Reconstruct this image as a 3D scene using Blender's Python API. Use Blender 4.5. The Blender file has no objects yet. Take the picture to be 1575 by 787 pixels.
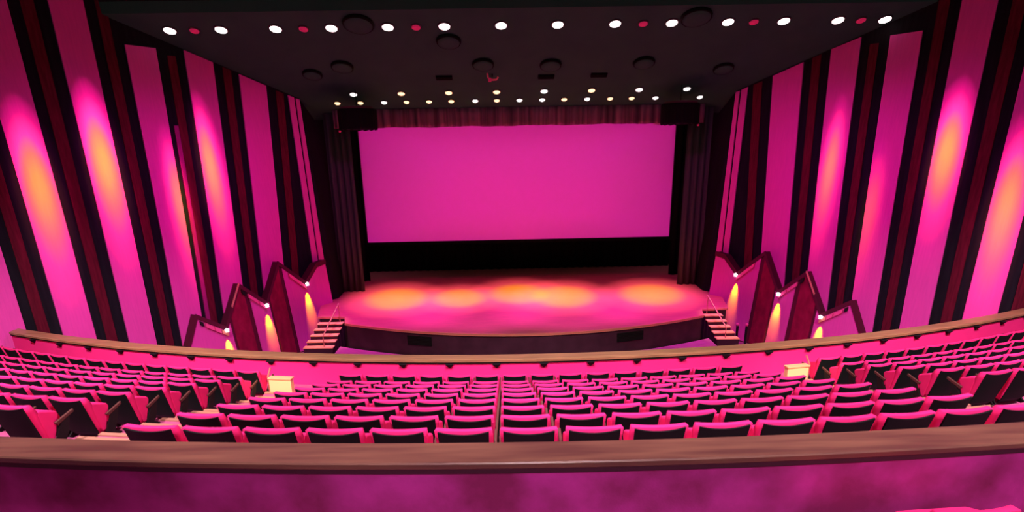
import bpy, bmesh, math, random
from mathutils import Vector, Matrix
random.seed(7)
PI = math.pi
scene = bpy.context.scene
C = scene.collection

# ------------------------------------------------------------------ camera
CAM = Vector((-0.74, 0, 0))
PITCH, YAW, ROLL = math.radians(18), math.radians(0.8), math.radians(1.05)
fw = Vector((math.sin(YAW)*math.cos(PITCH), math.cos(YAW)*math.cos(PITCH), -math.sin(PITCH)))
rt = fw.cross(Vector((0, 0, 1))).normalized()
up = rt.cross(fw)
r2 = rt*math.cos(ROLL) - up*math.sin(ROLL)
u2 = up*math.cos(ROLL) + rt*math.sin(ROLL)
cd = bpy.data.cameras.new('camera')
cam = bpy.data.objects.new('camera', cd)
C.objects.link(cam)
cd.sensor_width = 36
cd.sensor_fit = 'HORIZONTAL'
cd.lens = 905/1575*36
cd.shift_y = 131.5/1575
cd.clip_start = .05
cam.matrix_world = Matrix(((r2.x, u2.x, -fw.x, CAM.x), (r2.y, u2.y, -fw.y, CAM.y), (r2.z, u2.z, -fw.z, CAM.z), (0, 0, 0, 1)))
scene.camera = cam
scene.view_settings.view_transform = 'Standard'
scene.view_settings.look = 'None'
scene.view_settings.gamma = 1
scene.view_settings.use_curve_mapping = False
scene.view_settings.exposure = 0

# ------------------------------------------------------------------ world, hall lighting and added fill
world = bpy.data.worlds.new('hall_air')
scene.world = world
world.use_nodes = True
world.node_tree.nodes['Background'].inputs[0].default_value = (.80, 1, .90, 1)
world.node_tree.nodes['Background'].inputs[1].default_value = .14

def spot(name, loc, target, watts, color, angle, blend=1, radius=.12, scale=None):
    ld = bpy.data.lights.new(name, 'SPOT')
    ld.energy = watts; ld.color = color; ld.spot_size = math.radians(angle); ld.spot_blend = blend
    ld.shadow_soft_size = radius
    o = bpy.data.objects.new(name, ld); C.objects.link(o)
    o.location = loc
    o.rotation_euler = (Vector(target)-Vector(loc)).to_track_quat('-Z', 'Y').to_euler()
    if scale: o.scale = scale
    o['kind'] = 'helper'
    return o

def gel(o, hx, hy, stops, box=False):
    """a coloured gel: the beam's colour by angle from its axis (tan half-extents hx, hy)"""
    ld = o.data; ld.use_nodes = True
    nt = ld.node_tree; nt.nodes.clear()
    N, L = nt.nodes.new, nt.links.new
    out = N('ShaderNodeOutputLight'); em = N('ShaderNodeEmission'); tc = N('ShaderNodeTexCoord'); sp = N('ShaderNodeSeparateXYZ')
    L(tc.outputs['Normal'], sp.inputs[0])
    def m(op, a, b=None):
        n = N('ShaderNodeMath'); n.operation = op
        for i, v in enumerate((a, b)):
            if v is None: continue
            if isinstance(v, (int, float)): n.inputs[i].default_value = v
            else: L(v, n.inputs[i])
        return n.outputs[0]
    z = m('ABSOLUTE', sp.outputs[2])
    x = m('DIVIDE', m('DIVIDE', sp.outputs[0], z), hx)
    y = m('DIVIDE', m('DIVIDE', sp.outputs[1], z), hy)
    if box: r = m('MAXIMUM', m('ABSOLUTE', x), m('ABSOLUTE', y))
    else: r = m('SQRT', m('ADD', m('MULTIPLY', x, x), m('MULTIPLY', y, y)))
    cr = N('ShaderNodeValToRGB'); L(r, cr.inputs[0])
    els = cr.color_ramp.elements
    while len(els) > 1: els.remove(els[-1])
    els[0].position = stops[0][0]; els[0].color = (*stops[0][1], 1)
    for p, c in stops[1:]:
        e = els.new(p); e.color = (*c, 1)
    L(cr.outputs[0], em.inputs[0]); em.inputs[1].default_value = 1
    L(em.outputs[0], out.inputs[0])

# unseen fill spots added over the balcony (warm white)
FILL_COL = (1, .72, .84)
for x in (-7.5, -2.5, 2.5, 7.5):
    spot('house_light', (x, 2.9, 6.2), (x*1.0, 6.8, -3.6), 5500*(1.25 if x < -5 else 1), FILL_COL, 66, .9, .25)
for x in (-8.0, 0, 8.0):
    spot('house_light', (x, 5.5, 6.4), (x*1.3, 11.7, -5), 6000*(1.55 if x else .9), FILL_COL, 58, .9, .25)
# added fill on the near parapet, from unseen spots behind the camera
for x, w in ((-.2, 2500), (3.6, 2300)):
    spot('rear_light', (x, -4.5, 4.6), (x-.1, 3.2, -2.3), w, (1, .75, .82), 34, 1, .2)
# the projector's beam, cut to the shape of the screen
pj = spot('projector_light', (.06, -4, -.3), (.06, 27.5, -1.46), 27500, (1, 1, 1), 40, .1, .02)
gel(pj, .2245, .0815, [(0, (.72, .008, .37)), (.5, (.69, .008, .36)), (.98, (.52, .006, .25)), (1.0, (0, 0, 0))], box=True)
# magenta wash on the side walls
MAG = (1, .045, .78)
for s in (-1, 1):
    spot('wall_wash', (s*2.5, 13.5, 5.6), (s*12.2, 17.4, -4.4), 1750, MAG, 58, 1, .3)
    spot('wall_wash', (s*3.5, 16.5, 3.6), (s*9.0, 21.9, -3.0), 700, MAG, 74, 1, .3)
    spot('wall_wash', (s*3.0, 15.0, 5.6), (s*10.6, 19.4, -4.5), 950, MAG, 60, 1, .3)
# amber hot spots on the striped panels: (side, x, Y, z of the hot spot, strength, half width, half height)
HOT = [(-1, 12.92, 16.24, -.6, 1.0, .36, 2.4), (-1, 11.98, 17.62, 0, 1.25, .34, 2.3), (-1, 10.83, 19.12, -1.2, .62, .26, 2.4), (-1, 10.2, 20.15, -.2, .85, .28, 2.4),
       (1, 12.93, 16.0, -1.6, .85, .34, 2.7), (1, 12.07, 17.45, -.1, 1.1, .32, 2.0), (1, 11.0, 18.85, -1.9, .2, .26, 2.3), (1, 10.22, 20.1, -.6, .52, .24, 2.4)]
for s, x, y, z, k, hw, hh in HOT:
    T = Vector((s*(x-.02), y, z-.3)); n = Vector((-s, -.7, .085)).normalized()
    P = T + n*4.2 + Vector((0, 0, 2.4))
    o = spot('wall_spot', P, T, 4500*k, (1, 1, 1), 80, .3, .03)
    d = (T-P).length
    gel(o, hw*2.25/d, hh*1.22/d, [(0, (.85, 1.0, 0)), (.16, (.95, .85, 0)), (.34, (.95, .42, .03)), (.52, (.75, .10, .16)), (.75, (.13, .004, .06)), (1, (0, 0, 0))])
# stage pools and wash
for x, y, k, w in ((-5.0, 23.1, 1.0, 1.7), (-2.5, 23.0, .95, 1.45), (-.1, 23.5, .95, 1.6), (1.7, 22.9, 1.05, 1.7), (5.2, 22.9, .95, 1.7)):
    o = spot('stage_spot', (x*.95, 21.8, 2.0), (x, y, -5.6), 5200*k, (1, 1, 1), 60, .3, .05)
    gel(o, w*1.35/7.6, w*1.9/7.6, [(0, (.9, 1, .0)), (.38, (.9, .78, .02)), (.62, (.6, .16, .22)), (1, (0, 0, 0))])
for x in (-5.5, -1.9, 1.9, 5.5):
    spot('stage_wash', (x, 18.9, 3.2), (x*.92, 21.0, -5.6), 2900, (.9, .07, 1), 44, .8, .1)
# ------------------------------------------------------------------ helpers
def mat(name, col, rough=.7, spec=.3, noise=0, nscale=3, nstretch=(1, 1, 1), col2=None, bump=0, bscale=60, sheen=0, metal=0, emit=None, estr=0):
    m = bpy.data.materials.new(name); m.use_nodes = True
    nt = m.node_tree; b = nt.nodes['Principled BSDF']
    b.inputs['Base Color'].default_value = (*col, 1)
    b.inputs['Roughness'].default_value = rough
    b.inputs['Specular IOR Level'].default_value = spec
    b.inputs['Metallic'].default_value = metal
    if emit:
        b.inputs['Emission Color'].default_value = (*emit, 1); b.inputs['Emission Strength'].default_value = estr
    tc = nt.nodes.new('ShaderNodeTexCoord')
    if noise or col2:
        mp = nt.nodes.new('ShaderNodeMapping'); mp.inputs['Scale'].default_value = nstretch
        nz = nt.nodes.new('ShaderNodeTexNoise'); nz.inputs['Scale'].default_value = nscale; nz.inputs['Detail'].default_value = 5
        cr = nt.nodes.new('ShaderNodeValToRGB')
        cr.color_ramp.elements[0].position = .35; cr.color_ramp.elements[1].position = .68
        c2 = col2 or tuple(c*(1-noise) for c in col)
        cr.color_ramp.elements[0].color = (*c2, 1); cr.color_ramp.elements[1].color = (*col, 1)
        nt.links.new(tc.outputs['Object'], mp.inputs[0]); nt.links.new(mp.outputs[0], nz.inputs[0])
        nt.links.new(nz.outputs[0], cr.inputs[0]); nt.links.new(cr.outputs[0], b.inputs['Base Color'])
    if bump:
        n2 = nt.nodes.new('ShaderNodeTexNoise'); n2.inputs['Scale'].default_value = bscale
        bp = nt.nodes.new('ShaderNodeBump'); bp.inputs['Strength'].default_value = bump; bp.inputs['Distance'].default_value = .01
        nt.links.new(tc.outputs['Object'], n2.inputs[0]); nt.links.new(n2.outputs[0], bp.inputs['Height']); nt.links.new(bp.outputs[0], b.inputs['Normal'])
    return m

M = {
 'wall': mat('dark_wall_fabric', (.012, .013, .016), .9, .1, .35, 2, (6, 6, .3)),
 'stripe': mat('magenta_wall_fabric', (.80, .09, .46), .85, .1, .07, 5, (5, 5, .18)),
 'maroon': mat('maroon_wall_fabric', (.125, .009, .024), .9, .1, .35, 4, (5, 5, .4)),
 'low_maroon': mat('lower_maroon_fabric', (.32, .010, .06), .9, .1, .35, 2.5, (2, 2, 1)),
 'cap': mat('dark_plum_trim', (.10, .008, .03), .8, .2),
 'dark': mat('soot_black', (.012, .010, .012), .8, .2, .2, 3),
 'black_cloth': mat('black_masking_cloth', (.006, .007, .006), .95, .05),
 'ceiling': mat('dark_ceiling_plaster', (.030, .11, .075), .95, .1, .10, 1.2),
 'ceil_black': mat('black_ceiling_recess', (.02, .02, .02), .95, .1),
 'curtain': mat('plum_curtain_velvet', (.075, .075, .08), .9, .1, .3, 5, (8, 1, .1)),
 'valance': mat('maroon_valance_velvet', (.28, .11, .20), .9, .1, .65, 2.2, (3, 1, .05)),
 'screen': mat('screen_white', (.80, .30, .84), .9, .05),
 'stage': mat('stage_boards', (.80, .21, .20), .5, .35, .22, 6, (.35, 9, 1), bump=.15, bscale=8),
 'stage_front': mat('dark_stage_front', (.10, .035, .06), .8, .2, .3, 2),
 'grille': mat('black_grille', (.01, .012, .01), .7, .2),
 'floor': mat('pink_hall_floor', (.55, .14, .30), .6, .3, .2, 3),
 'pink': mat('pink_seat_plush', (.94, .026, .205), .8, .15, .06, 8),
 'parapet': mat('pink_parapet_paint', (1.0, .034, .27), .8, .1, .03, 3),
 'back': mat('black_seat_shell', (.004, .010, .009), .7, .15),
 'frame': mat('dark_seat_frame', (.012, .010, .010), .7, .2),
 'arm': mat('walnut_armrest', (.10, .035, .028), .6, .3),
 'rail': mat('tan_rail_wood', (.40, .22, .10), .42, .4, .3, 3, (.5, 4, 4)),
 'near_rail': mat('brown_rail_wood', (.20, .085, .055), .38, .5, col2=(.11, .038, .032), nscale=2.2, nstretch=(.6, 6, 4)),
 'near_wall': mat('mottled_plum_fabric', (.54, .038, .34), .9, .1, col2=(.24, .018, .11), nscale=2.4, bump=.08),
 'carpet': mat('rose_carpet', (.52, .10, .24), .9, .1, .2, 6),
 'nosing': mat('tan_step_nosing', (.42, .20, .13), .6, .3),
 'cream': mat('cream_paint', (.95, .62, .30), .6, .3),
 'stair': mat('stair_tread_pink', (.95, .42, .25), .6, .3),
 'riser': mat('dark_riser', (.06, .015, .035), .8, .2),
 'metal': mat('pinkish_brass', (.70, .30, .25), .35, .5, metal=.6),
 'white_lamp': mat('lamp_glass_white', (1, 1, 1), .5, .2, emit=(1, .90, .88), estr=3),
 'warm_lamp': mat('lamp_glass_warm', (1, .8, .6), .5, .2, emit=(1, .58, .30), estr=2.2),
 'dim_lamp': mat('lamp_glass_dim_red', (.4, .02, .10), .5, .2, emit=(.75, .02, .12), estr=.32),
 'housing': mat('lamp_housing', (.05, .03, .04), .5, .3),
 'ledge_pink': mat('pink_ledge', (.95, .12, .36), .7, .2),
 'ledge_tan': mat('tan_ledge', (.80, .28, .22), .7, .2),
 'drum': mat('black_drum_fringe', (.004, .006, .004), .9, .1),
}

def link(name, me, material=None, parent=None, smooth=False):
    o = bpy.data.objects.new(name, me); C.objects.link(o)
    if material: me.materials.append(material)
    if parent: o.parent = parent
    if smooth:
        for p in me.polygons: p.use_smooth = True
    return o

def mesh(name, V, F, material=None, parent=None, smooth=False):
    me = bpy.data.meshes.new(name); me.from_pydata([tuple(v) for v in V], [], F); me.update()
    bm = bmesh.new(); bm.from_mesh(me); bmesh.ops.recalc_face_normals(bm, faces=bm.faces); bm.to_mesh(me); bm.free()
    return link(name, me, material, parent, smooth)

class MB:
    def __init__(s): s.V = []; s.F = []
    def add(s, V, F):
        n = len(s.V); s.V += [tuple(v) for v in V]; s.F += [tuple(i+n for i in f) for f in F]; return s
    def hexa(s, a, b):           # two quads (4 points each), bridged
        return s.add(list(a)+list(b), [(3, 2, 1, 0), (4, 5, 6, 7), (0, 1, 5, 4), (1, 2, 6, 5), (2, 3, 7, 6), (3, 0, 4, 7)])
    def box(s, x0, x1, y0, y1, z0, z1):
        return s.hexa([(x0, y0, z0), (x1, y0, z0), (x1, y1, z0), (x0, y1, z0)], [(x0, y0, z1), (x1, y0, z1), (x1, y1, z1), (x0, y1, z1)])
    def tube(s, pts, r, n=10, r1=None):
        pts = [Vector(p) for p in pts]; rings = []
        for i, p in enumerate(pts):
            d = (pts[min(i+1, len(pts)-1)]-pts[max(i-1, 0)]).normalized()
            q = d.to_track_quat('Z', 'Y').to_matrix()
            rr = r if r1 is None else r+(r1-r)*i/(len(pts)-1)
            rings.append([p+q@Vector((rr*math.cos(2*PI*k/n), rr*math.sin(2*PI*k/n), 0)) for k in range(n)])
        V = [v for R in rings for v in R]; F = []
        for i in range(len(pts)-1):
            for k in range(n): F.append((i*n+k, i*n+(k+1) % n, (i+1)*n+(k+1) % n, (i+1)*n+k))
        F.append(tuple(range(n-1, -1, -1))); F.append(tuple((len(pts)-1)*n+k for k in range(n)))
        return s.add(V, F)
    def lathe(s, prof, n=28, org=(0, 0, 0)):
        V = []; F = []
        for r, z in prof:
            for k in range(n): V.append((org[0]+r*math.cos(2*PI*k/n), org[1]+r*math.sin(2*PI*k/n), org[2]+z))
        for i in range(len(prof)-1):
            for k in range(n): F.append((i*n+k, i*n+(k+1) % n, (i+1)*n+(k+1) % n, (i+1)*n+k))
        if prof[0][0] > 1e-4: F.append(tuple(range(n-1, -1, -1)))
        if prof[-1][0] > 1e-4: F.append(tuple((len(prof)-1)*n+k for k in range(n)))
        return s.add(V, F)
    def prism(s, poly, vec):     # poly: planar loop of points, extruded along vec
        n = len(poly); poly = [Vector(p) for p in poly]; vec = Vector(vec)
        return s.add(poly+[p+vec for p in poly], [tuple(range(n-1, -1, -1)), tuple(range(n, 2*n))]+[(i, (i+1) % n, n+(i+1) % n, n+i) for i in range(n)])
    def build(s, name, material=None, parent=None, smooth=False, bevel=0):
        o = mesh(name, s.V, s.F, material, parent, smooth)
        if bevel:
            b = o.modifiers.new('bevel', 'BEVEL'); b.width = bevel; b.segments = 2; b.limit_method = 'ANGLE'
        return o

def tag(o, label=None, cat=None, group=None, kind=None):
    if label: o['label'] = label
    if cat: o['category'] = cat
    if group: o['group'] = group
    if kind: o['kind'] = kind
    return o
def empty(name, loc, rz=0):
    o = bpy.data.objects.new(name, None); C.objects.link(o); o.location = loc; o.rotation_euler = (0, 0, rz)
    o.empty_display_size = .1
    return o
def copy_tree(o, parent=None):
    c = o.copy(); C.objects.link(c); c.parent = parent
    for ch in list(o.children): copy_tree(ch, c)
    return c
ORD = ['first', 'second', 'third', 'fourth', 'fifth', 'sixth', 'seventh', 'eighth', 'ninth', 'tenth', 'eleventh', 'twelfth', 'thirteenth', 'fourteenth', 'fifteenth', 'sixteenth']
R = 32.0
def arc(s, Y0, z=0): a = s/R; return Vector((R*math.sin(a), Y0+R*(1-math.cos(a)), z))
def sweep(name, prof, s0, s1, material, parent=None, n=64):
    """closed profile of (forward, z) carried along the balcony's curve from s0 to s1"""
    k = len(prof); V = []; F = []
    for i in range(n+1):
        s = s0+(s1-s0)*i/n; a = s/R
        for y, z in prof: V.append((R*math.sin(a), y+R*(1-math.cos(a)), z))
    for i in range(n):
        for j in range(k): F.append((i*k+j, i*k+(j+1) % k, (i+1)*k+(j+1) % k, (i+1)*k+j))
    F.append(tuple(range(k-1, -1, -1))); F.append(tuple(n*k+j for j in range(k)))
    return mesh(name, V, F, material, parent)

# ------------------------------------------------------------------ the hall's shell
def wx(Y, z): return 24.2+.1275-.7*Y+.085*z         # distance of the leaning, splayed side wall from the axis
def W(s, Y, z, off=0):                               # point on the wall, off metres in front of it
    n = Vector((-s, -.7, .085)).normalized()
    return Vector((s*wx(Y, z), Y, z))+n*off
FLOOR = -7.15
APRON = -6.45
def ceil_z(Y): return 10.65-.3715*Y
o = MB().box(-22, 22, 2, 30, FLOOR-.2, FLOOR).build('floor', M['floor']); tag(o, kind='structure')

# sloped ceiling with its front fascia, and the higher ceiling in front of it
o = MB().hexa([(-13.2, 18.5, ceil_z(18.5)), (13.2, 18.5, ceil_z(18.5)), (13.2, 25.2, ceil_z(25.2)), (-13.2, 25.2, ceil_z(25.2))],
              [(-13.2, 18.5, ceil_z(18.5)+.3), (13.2, 18.5, ceil_z(18.5)+.3), (13.2, 25.2, ceil_z(25.2)+.3), (-13.2, 25.2, ceil_z(25.2)+.3)]).build('ceiling', M['ceiling'])
tag(o, kind='structure')
o = MB().box(-13.2, 13.2, 18.5, 18.7, ceil_z(18.5)+.302, 7.2).build('wall_above_ceiling_edge', M['ceil_black']); tag(o, kind='structure')
o = MB().box(-23, 23, 2, 18.5, 7.0, 7.2).build('ceiling_upper', M['ceil_black']); tag(o, kind='structure')

STR = [(14.62, 15.25, 6.9), (15.88, 16.52, 6.9), (17.22, 17.86, 6.9), (18.52, 19.18, 3.06), (19.84, 20.53, 3.14), (21.21, 21.98, None), (22.88, 23.07, None), (23.13, 23.36, None)]
MAR = [(13.9, 14.15, 6.9), (15.45, 15.66, 6.9), (16.74, 16.97, 6.9), (18.09, 18.30, 6.4), (19.42, 19.62, 2.9), (20.78, 21.0, None), (22.28, 22.52, None)]
def panel(s, Y0, Y1, top, bottom, off, m, name, parent):
    if s > 0: Y0, Y1 = [y-.17*min(1, max(0, (23-y)/2)) for y in (Y0, Y1)]
    def at(Y, z): return min(Y+(z+1.2)*(.04+max(0, Y-16)*.013)*(1 if Y < 22.7 else .45), 23.44)     # the stripes lean a little along the wall
    t0 = min(top or 99, ceil_z(at(Y0, 2.8))-.04 if Y0 > 18.2 else 99); t1 = min(top or 99, ceil_z(at(Y1, 2.6))-.04 if Y1 > 18.2 else 99)
    f = [W(s, at(Y0, bottom), bottom, off), W(s, at(Y1, bottom), bottom, off), W(s, at(Y1, t1), t1, off), W(s, at(Y0, t0), t0, off)]
    b = [W(s, at(Y0, bottom), bottom, .003), W(s, at(Y1, bottom), bottom, .003), W(s, at(Y1, t1), t1, .003), W(s, at(Y0, t0), t0, .003)]
    return MB().hexa(b, f).build(name, m, parent)

ZZ = [(22.98, -3.93), (22.62, -4.0), (22.10, -4.58), (21.32, -3.68), (20.66, -4.98), (19.96, -4.16), (19.30, -5.48), (18.60, -4.86), (18.12, -5.95), (17.9, -6.4)]
LOW = [(21.40, 22.96, 'stripe'), (20.80, 21.28, 'low_maroon'), (20.18, 20.74, 'stripe'), (19.52, 20.05, 'low_maroon'), (18.02, 19.44, 'stripe')]
def zz_z(Y):
    for (a, za), (b, zb) in zip(ZZ, ZZ[1:]):
        if b <= Y <= a: return za+(zb-za)*(a-Y)/(a-b)
    return ZZ[-1][1]
walls = {}
for s, side in ((-1, 'left'), (1, 'right')):
    w = MB().hexa([W(s, 2, FLOOR), W(s, 23.45, FLOOR), W(s, 23.45, 7.0), W(s, 2, 7.0)],
                  [W(s, 2, FLOOR, -.3), W(s, 23.45, FLOOR, -.3), W(s, 23.45, 7.0, -.3), W(s, 2, 7.0, -.3)]).build('wall_'+side, M['wall'])
    tag(w, kind='structure'); walls[s] = w
    for Y0, Y1, top in STR: panel(s, Y0, Y1, top, FLOOR+.02, .05, M['stripe'], 'stripe_panel', w)
    for Y0, Y1, top in MAR: panel(s, Y0, Y1, top, FLOOR+.02, .03, M['maroon'], 'maroon_strip', w)
    if s < 0:
        panel(s, 19.30, 19.41, .9, FLOOR+.02, .045, mat('dull_magenta_fabric', (.34, .02, .18), .9, .1, .2, 4, (5, 5, .4)), 'narrow_strip', w)
    # lower layer in front of the wall: stepped top with a thick dark coping
    OFF = .34
    poly = [W(s, Y, z, 0.01) for Y, z in ZZ]+[W(s, 17.9, FLOOR+.01, 0.01), W(s, 22.98, FLOOR+.01, 0.01)]
    n = Vector((-s, -.7, .085)).normalized()
    low = MB().prism(poly, n*OFF).build('lower_panel', M['cap'], w)
    for Y0, Y1, mk in LOW:
        ys = [Y0]+sorted(y for y, z in ZZ if Y0 < y < Y1)+[Y1]
        top = [W(s, y, zz_z(y)-.10, OFF+.012) for y in ys]
        pl = [W(s, Y0, FLOOR+.02, OFF+.012)]+top+[W(s, Y1, FLOOR+.02, OFF+.012)]
        MB().prism(pl, n*.02).build('lower_stripe', M[mk], low)
    # the dark coping band along the stepped edge
    for (a, za), (b, zb) in zip(ZZ[:-1], ZZ[1:]):
        t = .15
        MB().hexa([W(s, a, za+.02, OFF-.01), W(s, b, zb+.02, OFF-.01), W(s, b, zb-t, OFF-.01), W(s, a, za-t, OFF-.01)],
                  [W(s, a, za+.02, OFF+.06), W(s, b, zb+.02, OFF+.06), W(s, b, zb-t, OFF+.06), W(s, a, za-t, OFF+.06)]).build('coping', M['cap'], low)
    # pale edge of the middle step
    (a, za), (b, zb) = ZZ[5], ZZ[6]
    f = .55
    b2, zb2 = a+(b-a)*f, za+(zb-za)*f
    MB().hexa([W(s, a, za+.03, OFF+.02), W(s, b2, zb2+.03, OFF+.02), W(s, b2, zb2-.02, OFF+.02), W(s, a, za-.02, OFF+.02)],
              [W(s, a, za+.03, OFF+.09), W(s, b2, zb2+.03, OFF+.09), W(s, b2, zb2-.02, OFF+.09), W(s, a, za-.02, OFF+.09)]).build('edge_strip', M['ledge_tan'], low)
    # slanting segmented blocks, their colours painting in lamplight under the shallow sides
    for i, segs in ((3, (('ledge_pink', .30, .95),)), (5, (('grille', .02, .14), ('ledge_pink', .25, .60), ('ledge_pink', .64, .92))), (7, (('grille', .05, .15), ('ledge_pink', .22, .50), ('ledge_pink', .53, .74), ('ledge_tan', .77, 1.0)))):
        (a, za), (b, zb) = ZZ[i], ZZ[i-1]
        for mk, f0, f1 in segs:
            y0, z0, y1, z1 = a+(b-a)*f0, za+(zb-za)*f0-.19, a+(b-a)*f1, za+(zb-za)*f1-.19
            h = .14
            MB().hexa([W(s, y0, z0, OFF+.034), W(s, y1, z1, OFF+.034), W(s, y1, z1-h, OFF+.034), W(s, y0, z0-h, OFF+.034)],
                      [W(s, y0, z0, OFF+.11), W(s, y1, z1, OFF+.11), W(s, y1, z1-h, OFF+.11), W(s, y0, z0-h, OFF+.11)]).build('ledge', M[mk], low)
    # dark return wall beside the stage opening
    MB().hexa([(s*wx(23.45, FLOOR), 23.46, FLOOR), (s*(wx(23.45, FLOOR)+.15), 26.5, FLOOR), (s*(wx(23.45, 3)+.15), 26.5, 3), (s*wx(23.45, 3), 23.46, 3)],
              [(s*(wx(23.45, FLOOR)+1.2), 23.46, FLOOR), (s*(wx(23.45, FLOOR)+1.2), 26.5, FLOOR), (s*(wx(23.45, 3)+1.2), 26.5, 3), (s*(wx(23.45, 3)+1.2), 23.46, 3)]).build('wall_stage_'+side, M['wall'])
    tag(bpy.data.objects['wall_stage_'+side], kind='structure')
o = MB().box(-9.6, 9.6, 30, 30.2, FLOOR, 3.2).build('wall_back', M['black_cloth']); tag(o, kind='structure')
o = MB().box(-9.6, 9.6, 25.2, 30.2, 3.2, 3.4).build('ceiling_stage', M['black_cloth']); tag(o, kind='structure')

# ------------------------------------------------------------------ the stage
pts = []
for i in range(33):
    x = -6.25+12.5*i/32; pts.append((x, 17.97+x*x*.0440))
outline = pts+[(6.45, 20.5), (7.45, 20.6), (8.03, 23.2), (7.6, 29.9), (-7.6, 29.9), (-8.03, 23.2), (-7.45, 20.6), (-6.45, 20.5)]
def inset(p, d): return (p[0], p[1]+d)
st = empty('stage', (0, 0, 0)); tag(st, 'low bow-fronted timber stage lit by amber pools in front of the screen', 'stage')
MB().prism([(x, y, -5.66) for x, y in outline], (0, 0, .06)).build('stage_floor', M['stage'], st)
MB().prism([(x*.992, y+.04, FLOOR+.002) for x, y in outline], (0, 0, -5.662-FLOOR-.002)).build('stage_front', M['stage_front'], st)
MB().prism([(x*1.04, y+.035, FLOOR+.002) for x, y in pts]+[(6.5, 15.2, FLOOR+.002), (-6.5, 15.2, FLOOR+.002)], (0, 0, APRON-FLOOR)).build('pit_cover', M['floor'], st)
MB().prism([(x, y-.02, -5.665) for x, y in pts]+[(x, y+.07, -5.665) for x, y in pts[::-1]], (0, 0, .075)).build('stage_edge', mat('polished_stage_edge', (.95, .36, .20), .25, .6), st)  # bright strip that paints in the highlight along the stage lip
for x0, x1 in ((-3.95, -3.12), (2.98, 3.9)):
    b = MB()
    def yy(x): return 17.97+x*x*.0440+.04
    q = []
    for x in (x0, x1): q.append((x, yy(x)))
    b.hexa([(q[0][0], q[0][1]-.04, -6.08), (q[1][0], q[1][1]-.04, -6.08), (q[1][0], q[1][1]+.05, -6.08), (q[0][0], q[0][1]+.05, -6.08)],
           [(q[0][0], q[0][1]-.04, -5.78), (q[1][0], q[1][1]-.04, -5.78), (q[1][0], q[1][1]+.05, -5.78), (q[0][0], q[0][1]+.05, -5.78)])
    for i in range(6):
        z = -6.06+i*.05
        b.hexa([(q[0][0], q[0][1]-.055, z), (q[1][0], q[1][1]-.055, z), (q[1][0], q[1][1]-.03, z), (q[0][0], q[0][1]-.03, z)],
               [(q[0][0], q[0][1]-.05, z+.02), (q[1][0], q[1][1]-.05, z+.02), (q[1][0], q[1][1]-.03, z+.02), (q[0][0], q[0][1]-.03, z+.02)])
    b.build('vent_grille', M['grille'], st)

# stairs at both ends of the stage
for s, side in ((-1, 'left'), (1, 'right')):
    e = empty('stage_stairs', (0, 0, APRON))
    tag(e, 'short flight of lit steps up to the stage at its %s end' % side, 'stairs', 'stairs at the two ends of the stage')
    n = 5
    for i in range(n):
        z1 = (i+1)*(-5.6-.17-APRON)/n+.0; y0 = 19.20+i*.26
        xa, xb = 6.62-.03*i, (7.62 if s < 0 else 7.38)-.06*i
        x0, x1 = (s*xa, s*xb) if s > 0 else (s*xb, s*xa)
        MB().box(x0, x1, y0+.02, 20.48, FLOOR-APRON+.002, z1-.03).build('riser', M['riser'], e)
        MB().box(x0-.01, x1+.01, y0, y0+.27, z1-.03, z1).build('tread', M['stair'], e)
    h = MB()
    x = s*6.82
    h.tube([(x+s*.12, 19.30, .50), (x-s*.2, 20.5, 1.36)], .022)
    for t in (0.02, .98):
        y = 19.30+t*1.2; xx = x+s*(.12-.32*t)
        h.tube([(xx, y, .14 if t < .5 else .67), (xx, y, .50+t*.86)], .016)
    h.build('handrail', M['metal'], e)
    spot('stair_light', (s*6.2, 18.6, 2.6), (s*7.05, 19.9, -6), 1900, (1, .72, .42), 14, .8, .05)  # added spot with no fitting, brightens the treads
# two slim posts on the floor by the right-hand stairs
for i, (x, y) in enumerate(((7.92, 20.75), (8.24, 20.70))):
    p = empty('barrier_post', (x, y, FLOOR))
    tag(p, 'slim black barrier post beside the stairs, ' + ('the one nearer the steps' if i == 0 else 'the one nearer the striped wall'), 'post', 'posts by the stage stairs')
    MB().lathe([(.11, 0), (.11, .02), (.04, .05), (.03, .06)]).build('base', M['dark'], p)
    MB().lathe([(.045, .06), (.045, .80), (.03, .82)]).build('pole', M['dark'], p)
    MB().lathe([(.03, .82), (.055, .86), (.055, .90), (.001, .94)]).build('finial', M['ledge_pink'], p)

# ------------------------------------------------------------------ screen, drapes
def drape(name, x0, x1, Y, z0, z1, m, amp, wave, label, hem=0, group=None, cat='curtain'):
    n = int((x1-x0)/wave*10); V = []; F = []; rng = random.Random(len(label)*7+int(x0*10))
    ph = 0
    cols = []
    for i in range(n+1):
        x = x0+(x1-x0)*i/n; ph += 2*PI/10*(.7+.6*rng.random())
        cols.append((x, amp*math.sin(ph)))
    rows = 4
    for j in range(rows):
        t = j/(rows-1)
        for i, (x, a) in enumerate(cols):
            zb = z0+(hem*math.sin(x*2.3)+hem*.6*math.sin(x*6.1)); z = zb+(z1-zb)*t
            V.append((x, Y+a*(1-.25*t), z))
    k = n+1
    for j in range(rows-1):
        for i in range(n): F.append((j*k+i, j*k+i+1, (j+1)*k+i+1, (j+1)*k+i))
    o = mesh(name, V, F, m, None, True)
    so = o.modifiers.new('cloth', 'SOLIDIFY'); so.thickness = .02
    tag(o, label, cat, group)
    return o
sc = empty('cinema_screen', (0, 27.5, -1.35))
tag(sc, 'wide magenta-lit cinema screen hanging above the back of the stage', 'screen')
MB().box(-6.94, 7.06, 0, .03, -2.60, 2.75).build('screen_sheet', M['screen'], sc)
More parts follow.
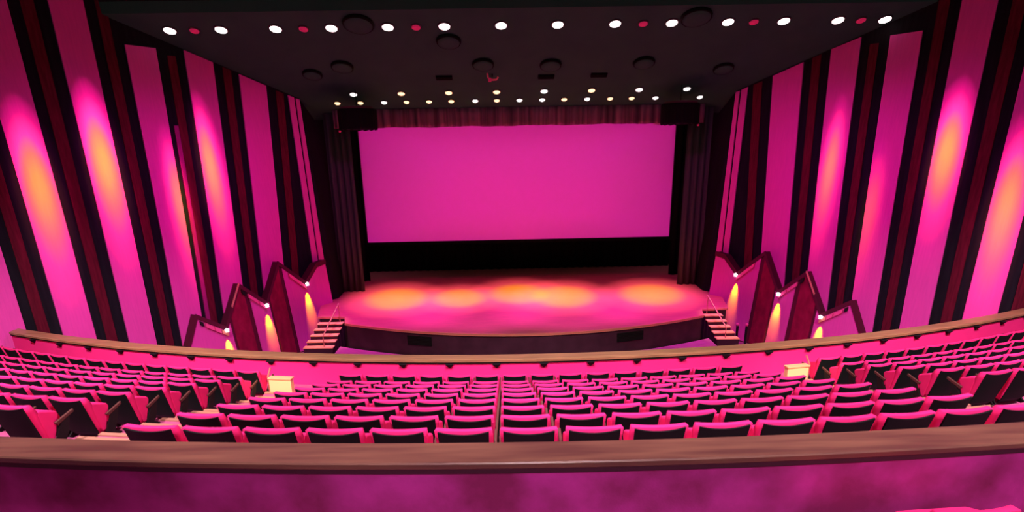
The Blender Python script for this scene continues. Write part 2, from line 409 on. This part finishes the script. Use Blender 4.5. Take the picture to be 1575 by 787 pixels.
fr = MB(); fr.box(-7.1, -6.94, -.03, .06, -2.75, 2.9); fr.box(7.06, 7.22, -.03, .06, -2.75, 2.9); fr.box(-6.94, 7.06, -.03, .06, 2.75, 2.9); fr.box(-6.94, 7.06, -.03, .06, -2.75, -2.60)
fr.build('frame', M['black_cloth'], sc)
for x in (-5, 0, 5): MB().tube([(x, .02, 2.9), (x, .02, 4.55)], .02).build('hanger', M['black_cloth'], sc)
drape('stage_valance', -7.15, 7.25, 24.35, .90, 1.58, M['valance'], .06, .30, 'maroon pleated valance across the top of the screen', .012)
drape('stage_curtain', -7.62, -6.62, 24.62, -5.59, 1.48, M['curtain'], .07, .26, 'dark plum pleated curtain at the left of the stage opening', 0, 'stage side curtains')
drape('stage_curtain', 6.72, 7.68, 24.62, -5.59, 1.48, M['curtain'], .07, .26, 'dark plum pleated curtain at the right of the stage opening', 0, 'stage side curtains')
drape('masking_drape', -7.6, -6.80, 26.7, -5.59, 3.1, M['black_cloth'], .05, .3, 'black masking drape at the left edge of the screen', 0, 'black masking drapes', 'drape')
drape('masking_drape', 6.92, 7.6, 26.7, -5.59, 3.1, M['black_cloth'], .05, .3, 'black masking drape at the right edge of the screen', 0, 'black masking drapes', 'drape')
drape('backdrop', -7.5, 7.5, 28.9, -5.59, 3.1, M['black_cloth'], .05, .4, 'black backdrop hanging behind and below the cinema screen', 0, None, 'drape')

# ------------------------------------------------------------------ ceiling fittings (tilted with the sloping ceiling)
TILT = -math.atan(.3715)
def lamp(kind, r, m, loc_xy, label, group):
    x, y = loc_xy
    e = empty('ceiling_downlight', (x, y, ceil_z(y)-.002)); e.rotation_euler = (TILT, 0, 0)
    tag(e, label, 'ceiling light', group)
    key = kind
    if key not in LM:
        a = MB().lathe([(r*1.22, 0), (r*1.22, -.02), (r*1.05, -.035), (r*1.0, -.03), (r*1.0, -.001)]).build('trim_ring', M['housing'], e)
        b = MB().lathe([(r*.99, -.004), (r*.97, -.045), (r*.55, -.075), (.001, -.085)]).build('glass', m, e, True)
        LM[key] = (a.data, b.data)
    else:
        for nm, me in zip(('trim_ring', 'glass'), LM[key]):
            o = bpy.data.objects.new(nm, me); C.objects.link(o); o.parent = e
    return e
LM = {}
X1 = [-10.25, -8.77, -7.19, -5.57, -3.93, -2.28, -0.62, 1.04, 2.73, 4.40, 6.06, 7.71, 9.32, 10.72]
for i, x in enumerate(X1):
    lamp('big', .165, M['white_lamp'], (x, 19.25), 'large white ceiling downlight, %s from the left in the row nearest the ceiling edge' % ORD[i], 'large downlights near the ceiling edge')
for i, x in enumerate([-9.55, -6.39, -3.11, 3.56, 6.83, 10.02]):
    lamp('dim', .13, M['dim_lamp'], (x, 19.27), 'dim red ceiling lamp, %s from the left between the large white downlights' % ORD[i], 'dim red lamps between the large downlights')
for i, x in enumerate([-6.0, -4.27, -2.55, -.81, .92, 2.65, 4.39, 6.14]):
    wh = i in (0, 4, 6, 7)
    lamp('mid_w' if wh else 'mid_y', .125, M['white_lamp' if wh else 'warm_lamp'], (x, 23.16),
         'small %s downlight, %s from the left in the sparse row above the valance' % ('bright white' if wh else 'warm', ORD[i]), 'sparse row of small downlights')
for i, x in enumerate([-6.77, -5.91, -5.03, -4.19, -3.35, -2.52, -1.62, -.81, .04, .89, 1.72, 2.59, 3.45, 4.26, 5.16, 6.84]):
    wh = i in (2, 6, 8, 9, 11, 14, 15)
    lamp('lo_w' if wh else 'lo_y', .105, M['white_lamp' if wh else 'warm_lamp'], (x, 23.80),
         'small %s downlight, %s from the left in the close row touching the valance' % ('bright white' if wh else 'warm', ORD[i]), 'close row of small downlights')
# round air diffusers
DIFF = [(-4.74, 19.06, .50, 'large, between the front downlights'), (5.03, 18.98, .50, 'large, at the ceiling edge on the right'), (-2.23, 19.98, .42, 'just behind the front downlights'),
        (-5.86, 21.3, .40, 'mid ceiling, outer left'), (-6.99, 21.75, .36, 'farthest left, near the striped wall'), (-1.23, 21.3, .40, 'mid ceiling, left of the hanging bracket'),
        (1.01, 21.4, .40, 'mid ceiling, centre right'), (4.11, 21.35, .40, 'mid ceiling, right of centre'), (6.94, 21.8, .38, 'far right, near the striped wall')]
for x, y, r, t in DIFF:
    r *= .88; e = empty('air_diffuser', (x, y, ceil_z(y)-.002)); e.rotation_euler = (TILT, 0, 0)
    tag(e, 'round dark ceiling air diffuser, '+t, 'air vent', 'round ceiling air diffusers')
    MB().lathe([(r, 0), (r*1.03, -.03), (r*1.0, -.085), (r*.93, -.10), (r*.93, -.001)], 36).build('outer_ring', M['drum'], e, True)
    MB().lathe([(.001, -.112), (r*.5, -.110), (r*.90, -.100), (r*.92, -.06), (.001, -.055)], 36).build('face_plate', M['ceiling'], e, True)
for x, y, t in ((.92, 22.15, 'below the centre-right diffuser'), (-2.6, 22.1, 'left of the hanging bracket'), (2.74, 22.1, 'farthest right')):
    e = MB().box(-.28, .28, -.10, .10, -.06, 0)
    for i in range(5): e.box(-.27, .27, -.10+i*.045, -.08+i*.045, -.07, -.06)
    e = e.build('ceiling_vent', M['drum']); e.location = (x, y, ceil_z(y)-.002); e.rotation_euler = (TILT, 0, 0)
    tag(e, 'small dark rectangular ceiling vent, '+t, 'air vent', 'small rectangular ceiling vents')
# little pink bracket
e = empty('hanging_bracket', (-.94, 21.95, ceil_z(21.95)-.002)); tag(e, 'small pink-lit bracket with arms hanging from the dark ceiling', 'bracket')
MB().tube([(0, 0, 0), (0, 0, -.10)], .02).build('stem', M['dark'], e)
MB().tube([(-.17, 0, .02), (-.15, 0, -.10), (-.10, 0, -.19), (.13, 0, -.18), (.20, 0, -.10)], .035).build('arm', mat('dusty_pink_metal', (.8, .25, .3), .6, .3), e)
MB().box(-.14, -.04, -.06, .06, -.25, -.13).build('lamp_head', M['ledge_pink'], e)

# drum-shaped fringed shades hanging at both ends of the valance
for s, side in ((-1, 'left'), (1, 'right')):
    e = empty('drum_speaker', (s*5.87, 23.0-.1, 1.50)); tag(e, 'black round fringed drum hanging at the %s end of the valance' % side, 'hanging drum', 'hanging drums beside the valance')
    n = 64; V = []; F = []
    for z, k in ((0, .96), (-.05, 1), (-.66, 1.0), (-.72, .97)):
        for i in range(n):
            rr = .68*k*(1+(.018 if i % 2 else 0)); V.append((rr*math.cos(2*PI*i/n), rr*math.sin(2*PI*i/n), z+(.03 if (i % 4 < 2 and z < -.7) else 0)))
    for j in range(3):
        for i in range(n): F.append((j*n+i, j*n+(i+1) % n, (j+1)*n+(i+1) % n, (j+1)*n+i))
    F.append(tuple(range(n))); F.append(tuple(range(3*n, 4*n)))
    mesh('fringe', V, F, M['drum'], e)
    MB().lathe([(.60, .001), (.58, .07), (.30, .10), (.001, .10)]).build('cover', mat('dusty_brown_cover', (.10, .04, .04), .8, .2), e)
    MB().tube([(0, 0, .10), (0, 0, ceil_z(22.9)-1.50-.005)], .014).build('stem', M['drum'], e)
    MB().lathe([(.001, -.05), (.045, -.02), (.045, .02), (.001, .05)], 14, (s*.66, -.12, -.74)).build('pilot_lamp', M['ledge_pink'], e, True)

# small wall lamps on the lower panels, each throwing an amber cone down the panel
for s, side in ((-1, 'left'), (1, 'right')):
    for i, (Y, z) in enumerate(((22.06, -4.66), (20.58, -5.08), (19.24, -5.57))):
        n = Vector((-s, -.7, .085)).normalized()
        p = W(s, Y, z, .34+.06)
        e = empty('wall_lamp', p, math.atan2(n.y, n.x)-math.pi/2)      # local +Y points out of the wall
        tag(e, 'small white lamp on the stepped panel, %s wall, %s' % (side, ('nearest the stage', 'the middle of three', 'just above the rail')[i]), 'wall lamp', 'small wall lamps on the stepped panels')
        MB().box(-.04, .04, 0, .10, -.02, .02).build('bracket', M['housing'], e)
        MB().tube([(0, .12, .07), (0, .13, -.05)], .035, 14, .06).build('shade', M['white_lamp'], e)
        MB().tube([(-.07, .11, .02), (.07, .12, .03)], .022, 10).build('side_glass', M['white_lamp'], e)
        L = p+n*.12+Vector((0, 0, -.10)); T = W(s, Y, z-.68, .372)
        o = spot('wall_lamp_light', L, T, 1000, (.9, 1, 0), 30, 1, .02)

# ------------------------------------------------------------------ the balcony
P0 = 4.42; DY = .797
def rowY(k): return P0+DY*(k-1)
def rowTop(k): return -(2.19+.259*(k-1))+(.08 if k == 9 else 0)
H = .66
def rowF(k): return rowTop(k)-H
SMAX = 13.85
prof = [(3.24, rowF(1))]
for k in range(2, 10):
    y = rowY(k)-.24
    prof += [(y, rowF(k-1)), (y, rowF(k))]
prof += [(11.74, rowF(9)), (11.74, -5.9), (3.24, -4.4)]
t = sweep('balcony_tier', prof, -SMAX, SMAX, M['carpet']); tag(t, kind='structure')
# upper cross aisle behind the near parapet
o = sweep('floor_upper', [(-4, -2.586), (3.0, -2.586), (3.0, -2.75), (-4, -2.75)], -9, 9, M['carpet'], n=24); tag(o, kind='structure')

# tread edges and half steps in the two aisles
PITCHS = .55
AIS = 9.02*PITCHS; AW = 3.0*PITCHS
for s, side in ((-1, 'left'), (1, 'right')):
    root = empty('aisle_stairs', arc(s*AIS, rowY(1), rowF(1))); root['kind'] = 'structure'
    org = root.location
    a0, a1 = s*AIS-AW/2+.02, s*AIS+AW/2-.02
    def part(nm, y0, y1, z0, z1, m):
        b = MB()
        q = [arc(a0, y0), arc(a1, y0), arc(a1, y1), arc(a0, y1)]
        b.hexa([(p.x-org.x, p.y-org.y, z0-org.z) for p in q], [(p.x-org.x, p.y-org.y, z1-org.z) for p in q]); b.build(nm, m, root)
    for k in range(1, 9):
        y = rowY(k+1)-.24; zt = rowF(k); zb = rowF(k+1)
        part('nosing', y-.06, y+.012, zt+.001, zt+.022, M['nosing'])
        part('half_step', y+.002, y+.36, zb+.001, zb+.13, M['carpet'])
        part('nosing', y+.30, y+.372, zb+.131, zb+.15, M['nosing'])

# far parapet with its wooden rail and brackets
fp = empty('front_parapet', (0, 12, rowF(9))); tag(fp, 'pink front parapet of the balcony with a long tan wooden rail', 'parapet')
def sw(name, prof, m, par, s0=-SMAX, s1=SMAX, n=72):
    o = sweep(name, prof, s0, s1, m, None, n)
    o.parent = par; o.matrix_parent_inverse = Matrix.Translation(-par.location)
    return o
sw('parapet_wall', [(11.76, -5.9), (11.96, -5.9), (11.96, -4.30), (11.76, -4.30)], M['parapet'], fp)
sw('rail_underside', [(11.73, -4.30), (12.0, -4.30), (12.0, -4.262), (11.73, -4.262)], M['dark'], fp)  # dark strip painted in as the shadow gap under the rail
sw('rail', [(11.71, -4.26), (11.76, -4.262), (12.03, -4.262), (12.05, -4.23), (12.03, -4.20), (11.75, -4.20), (11.71, -4.215)], M['rail'], fp)
for i in range(-13, 14):
    s = .09+i
    if abs(s) > SMAX-.2: continue
    p = arc(s, 11.76); a = s/R
    b = MB().hexa([(-.085, .0, -.04), (.085, .0, -.04), (.085, -.09, -.04), (-.085, -.09, -.04)], [(-.015, .0, -.14), (.015, .0, -.14), (.015, -.02, -.14), (-.015, -.02, -.14)])
    o = b.build('rail_bracket', M['dark'], fp); o.location = Vector((p.x, p.y, -4.262))-fp.location; o.rotation_euler = (0, 0, a)

# near parapet
npar = empty('rear_parapet', (0, 3.2, -2.78)); tag(npar, 'mottled plum parapet with wide brown wooden rail in front of the nearest seats', 'parapet')
sw('parapet_wall', [(3.20, -3.2), (3.235, -3.2), (3.235, -1.87), (3.20, -1.87)], M['near_wall'], npar, -9, 9, 48)
sw('rail', [(3.165, -1.80), (3.42, -1.80), (3.43, -1.815), (3.43, -1.85), (3.17, -1.85), (3.16, -1.84), (3.158, -1.81)], M['near_rail'], npar, -9, 9, 48)
sw('rail_underside', [(3.175, -1.852), (3.40, -1.852), (3.38, -1.89), (3.185, -1.89)], M['riser'], npar, -9, 9, 48)
sw('parapet_front', [(3.238, -3.0), (3.36, -3.0), (3.36, -1.892), (3.238, -1.892)], M['near_wall'], npar, -9, 9, 48)

# ---- the theatre seat (origin: floor below the back's top edge; +Y towards the stage)
def shell(w0, w1, z0, z1, yb0, yb1, th0, th1, bow, crown=.0, nx=10, nz=6, rnd=.006):
    """curved slab: width w0..w1, heights z0..z1, rear face y at bottom yb0 / top yb1, thickness th, wings bowed forward"""
    V = []; F = []
    ring = []
    for j in range(nz+1):
        t = j/nz; z = z0+(z1-z0)*t; w = w0+(w1-w0)*t; yb = yb0+(yb1-yb0)*t; th = th0+(th1-th0)*t**1.5; wing = .012+.045*t*(1-t**6)
        loop = []
        for i in range(nx+1):
            u = -1+2*i/nx; loop.append((u*w/2*(1 if abs(u) < .99 else .995), yb+bow*u*u, z))
        for i in range(nx, -1, -1):
            u = -1+2*i/nx; loop.append((u*w/2*.96, yb+th+bow*u*u+wing*u*u, z))
        ring.append(loop)
    # rounded crown
    last = ring[-1]; cy = (yb1+th1/2); n = len(last)
    loop = []
    for (x, y, z) in last:
        ys = cy+bow*(x/(w1/2))**2
        loop.append((x*.97, ys+(y-ys)*.72, z1+rnd+crown*(1-(x/(w1/2))**2)))
    ring.append(loop)
    for L in ring: V += L
    for j in range(len(ring)-1):
        for i in range(n): F.append((j*n+i, j*n+(i+1) % n, (j+1)*n+(i+1) % n, (j+1)*n+i))
    F.append(tuple(range(n-1, -1, -1)))
    top = (len(ring)-1)*n
    for i in range(nx): F.append((top+i, top+i+1, top+n-2-i, top+n-1-i))
    return V, F
seat0 = empty('theatre_seat', (0, 0, 0))
V, F = shell(.44, .49, .34, .866, .15, .0, .05, .050, .022, .0)
mesh('backrest', V, F, M['pink'], seat0, True)
# black rear shell: its top edge dips in the middle
def rear_panel():
    V = []; F = []; nx = 10; nz = 6
    for layer in (0, 1):
        for j in range(nz+1):
            t = j/nz
            for i in range(nx+1):
                u = -1+2*i/nx; w = 0.39+(.43-.39)*t; zt = .860-.028*(1-u*u)
                z = .12+(zt-.12)*t; k = (z-.36)/(.845-.36)
                V.append((u*w/2, .15-.15*k+.022*u*u*(w/.5)**2-(.014 if layer == 0 else -.004), z))
    k = nx+1; off = k*(nz+1)
    for j in range(nz):
        for i in range(nx):
            F.append((j*k+i, j*k+i+1, (j+1)*k+i+1, (j+1)*k+i)); F.append((off+j*k+i, off+(j+1)*k+i, off+(j+1)*k+i+1, off+j*k+i+1))
    for i in range(nx):
        F.append((i, i+1, off+i+1, off+i)); F.append((nz*k+i, off+nz*k+i, off+nz*k+i+1, nz*k+i+1))
    for j in range(nz):
        F.append((j*k, (j+1)*k, off+(j+1)*k, off+j*k)); F.append((j*k+nx, off+j*k+nx, off+(j+1)*k+nx, (j+1)*k+nx))
    return mesh('back_panel', V, F, M['back'], seat0, False)
rear_panel()
MB().prism([(-.232, .20, .36), (-.232, .25, .345), (-.232, .365, .64), (-.232, .345, .685), (-.232, .15, .765), (-.232, .12, .72)], (.464, 0, 0)).build('seat_cushion', M['pink'], seat0, False, .018)
for s in (-1, 1):
    x0, x1 = (.234, .262) if s > 0 else (-.262, -.234)
    MB().hexa([(x0, .30, .53), (x1, .30, .53), (x1, .52, .60), (x0, .52, .60)], [(x0, .27, .57), (x1, .27, .57), (x1, .52, .635), (x0, .52, .635)]).build('armrest', M['arm'], seat0, False, .006)
    x0, x1 = (.237, .259) if s > 0 else (-.259, -.237)
    MB().prism([(x0, .14, 0), (x0, .44, 0), (x0, .43, .06), (x0, .34, .22), (x0, .40, .40), (x0, .46, .578), (x0, .34, .538), (x0, .20, .20), (x0, .15, .10)], (x1-x0, 0, 0)).build('side_frame', M['frame'], seat0)

for ch in seat0.children:      # the seats stand low on their risers
    for v in ch.data.vertices: v.co.z = v.co.z-.24 if v.co.z > .36 else v.co.z/3

def proj(P):
    d = Vector(P)-CAM; z = d.dot(fw)
    return 787.5+905*d.dot(r2)/z, 525-905*d.dot(u2)/z
count = 0
used = False
def place(s, k, label, group):
    global used
    p = arc(s, rowY(k), rowF(k)+.001)
    o = seat0 if not used else copy_tree(seat0)
    used = True
    o.location = p; o.rotation_euler = (0, 0, s/R)
    tag(o, label, 'seat', group)
    return o
RN = ['row beside the near parapet', 'second row from the near parapet', 'third row from the near parapet', 'fourth row from the near parapet', 'middle row', 'fourth row from the far rail', 'third row from the far rail', 'second row from the far rail', 'row beside the far rail']
for k in range(1, 10):
    for j in range(-7, 8):
        s = j*PITCHS
        q = proj(arc(s, rowY(k), rowTop(k)))
        if q[0] > 1575+60: continue
        place(s, k, 'pink seat, centre block, %s, %s from left aisle' % (RN[k-1], ORD[j+7]), 'centre block seats')
    for sd, side in ((-1, 'left'), (1, 'right')):
        for j in range(16):
            s = sd*(11.03+j)*PITCHS
            p = arc(s, rowY(k), rowTop(k)); q = proj(p); q2 = proj((p.x, p.y, rowTop(k)-.4))
            if max(q[0], q2[0]) < -25 or min(q[0], q2[0]) > 1600: break
            if abs(p.x)+.35 > wx(p.y+.7, p.z-H): break
            place(s, k, 'pink seat, %s block, %s, %s from its aisle' % (side, RN[k-1], ORD[j]), side+' block seats')
# the seats on the camera's side of the near parapet
for i, x in enumerate((1.27, 1.83)):
    o = seat0.copy(); C.objects.link(o); o.location = (x+.05, 2.70+.035*i, -2.585); o.rotation_euler = (0, 0, x/R)
    for ch in seat0.children:
        if ch.name.split('.')[0] != 'armrest': copy_tree(ch, o)
    tag(o, 'pink seat top by the plum parapet at the bottom edge, the %s one' % ('left-hand', 'right-hand')[i], 'seat', 'seats behind the near parapet')

# bright step boxes at the foot of the two aisles
for s, side in ((-1, 'left'), (1, 'right')):
    e = empty('step_box', (-5.43 if s < 0 else 5.44, 11.48, rowF(9)+.001), s*.17)
    tag(e, 'bright cream box with a small post at the foot of the %s aisle' % side, 'step box', 'cream boxes at the aisle feet')
    MB().box(-.245, .245, 0, .12, 0, .39).build('box_body', M['cream'], e, False, .006)
    MB().box(-.26, .26, -.015, .135, .39, .425).build('box_top', mat('cream_top_'+side, (.85, .42, .22), .6, .3), e, False, .006)
    MB().tube([(s*.29, .06, .0), (s*.29, .06, .42), (s*.25, .14, .60)], .020).build('post', M['metal'], e)
    spot('aisle_light', (s*5.2, 10.2, -3.1), (s*5.5, 11.1, -4.7), 150, (1, .75, .35), 70, 1, .06)  # unseen amber spots added to brighten the box and aisle foot
    spot('aisle_light', (s*4.9, 7.6, -1.4), (s*5.1, 9.3, -4.9), 190, (1, .66, .35), 34, 1, .06)
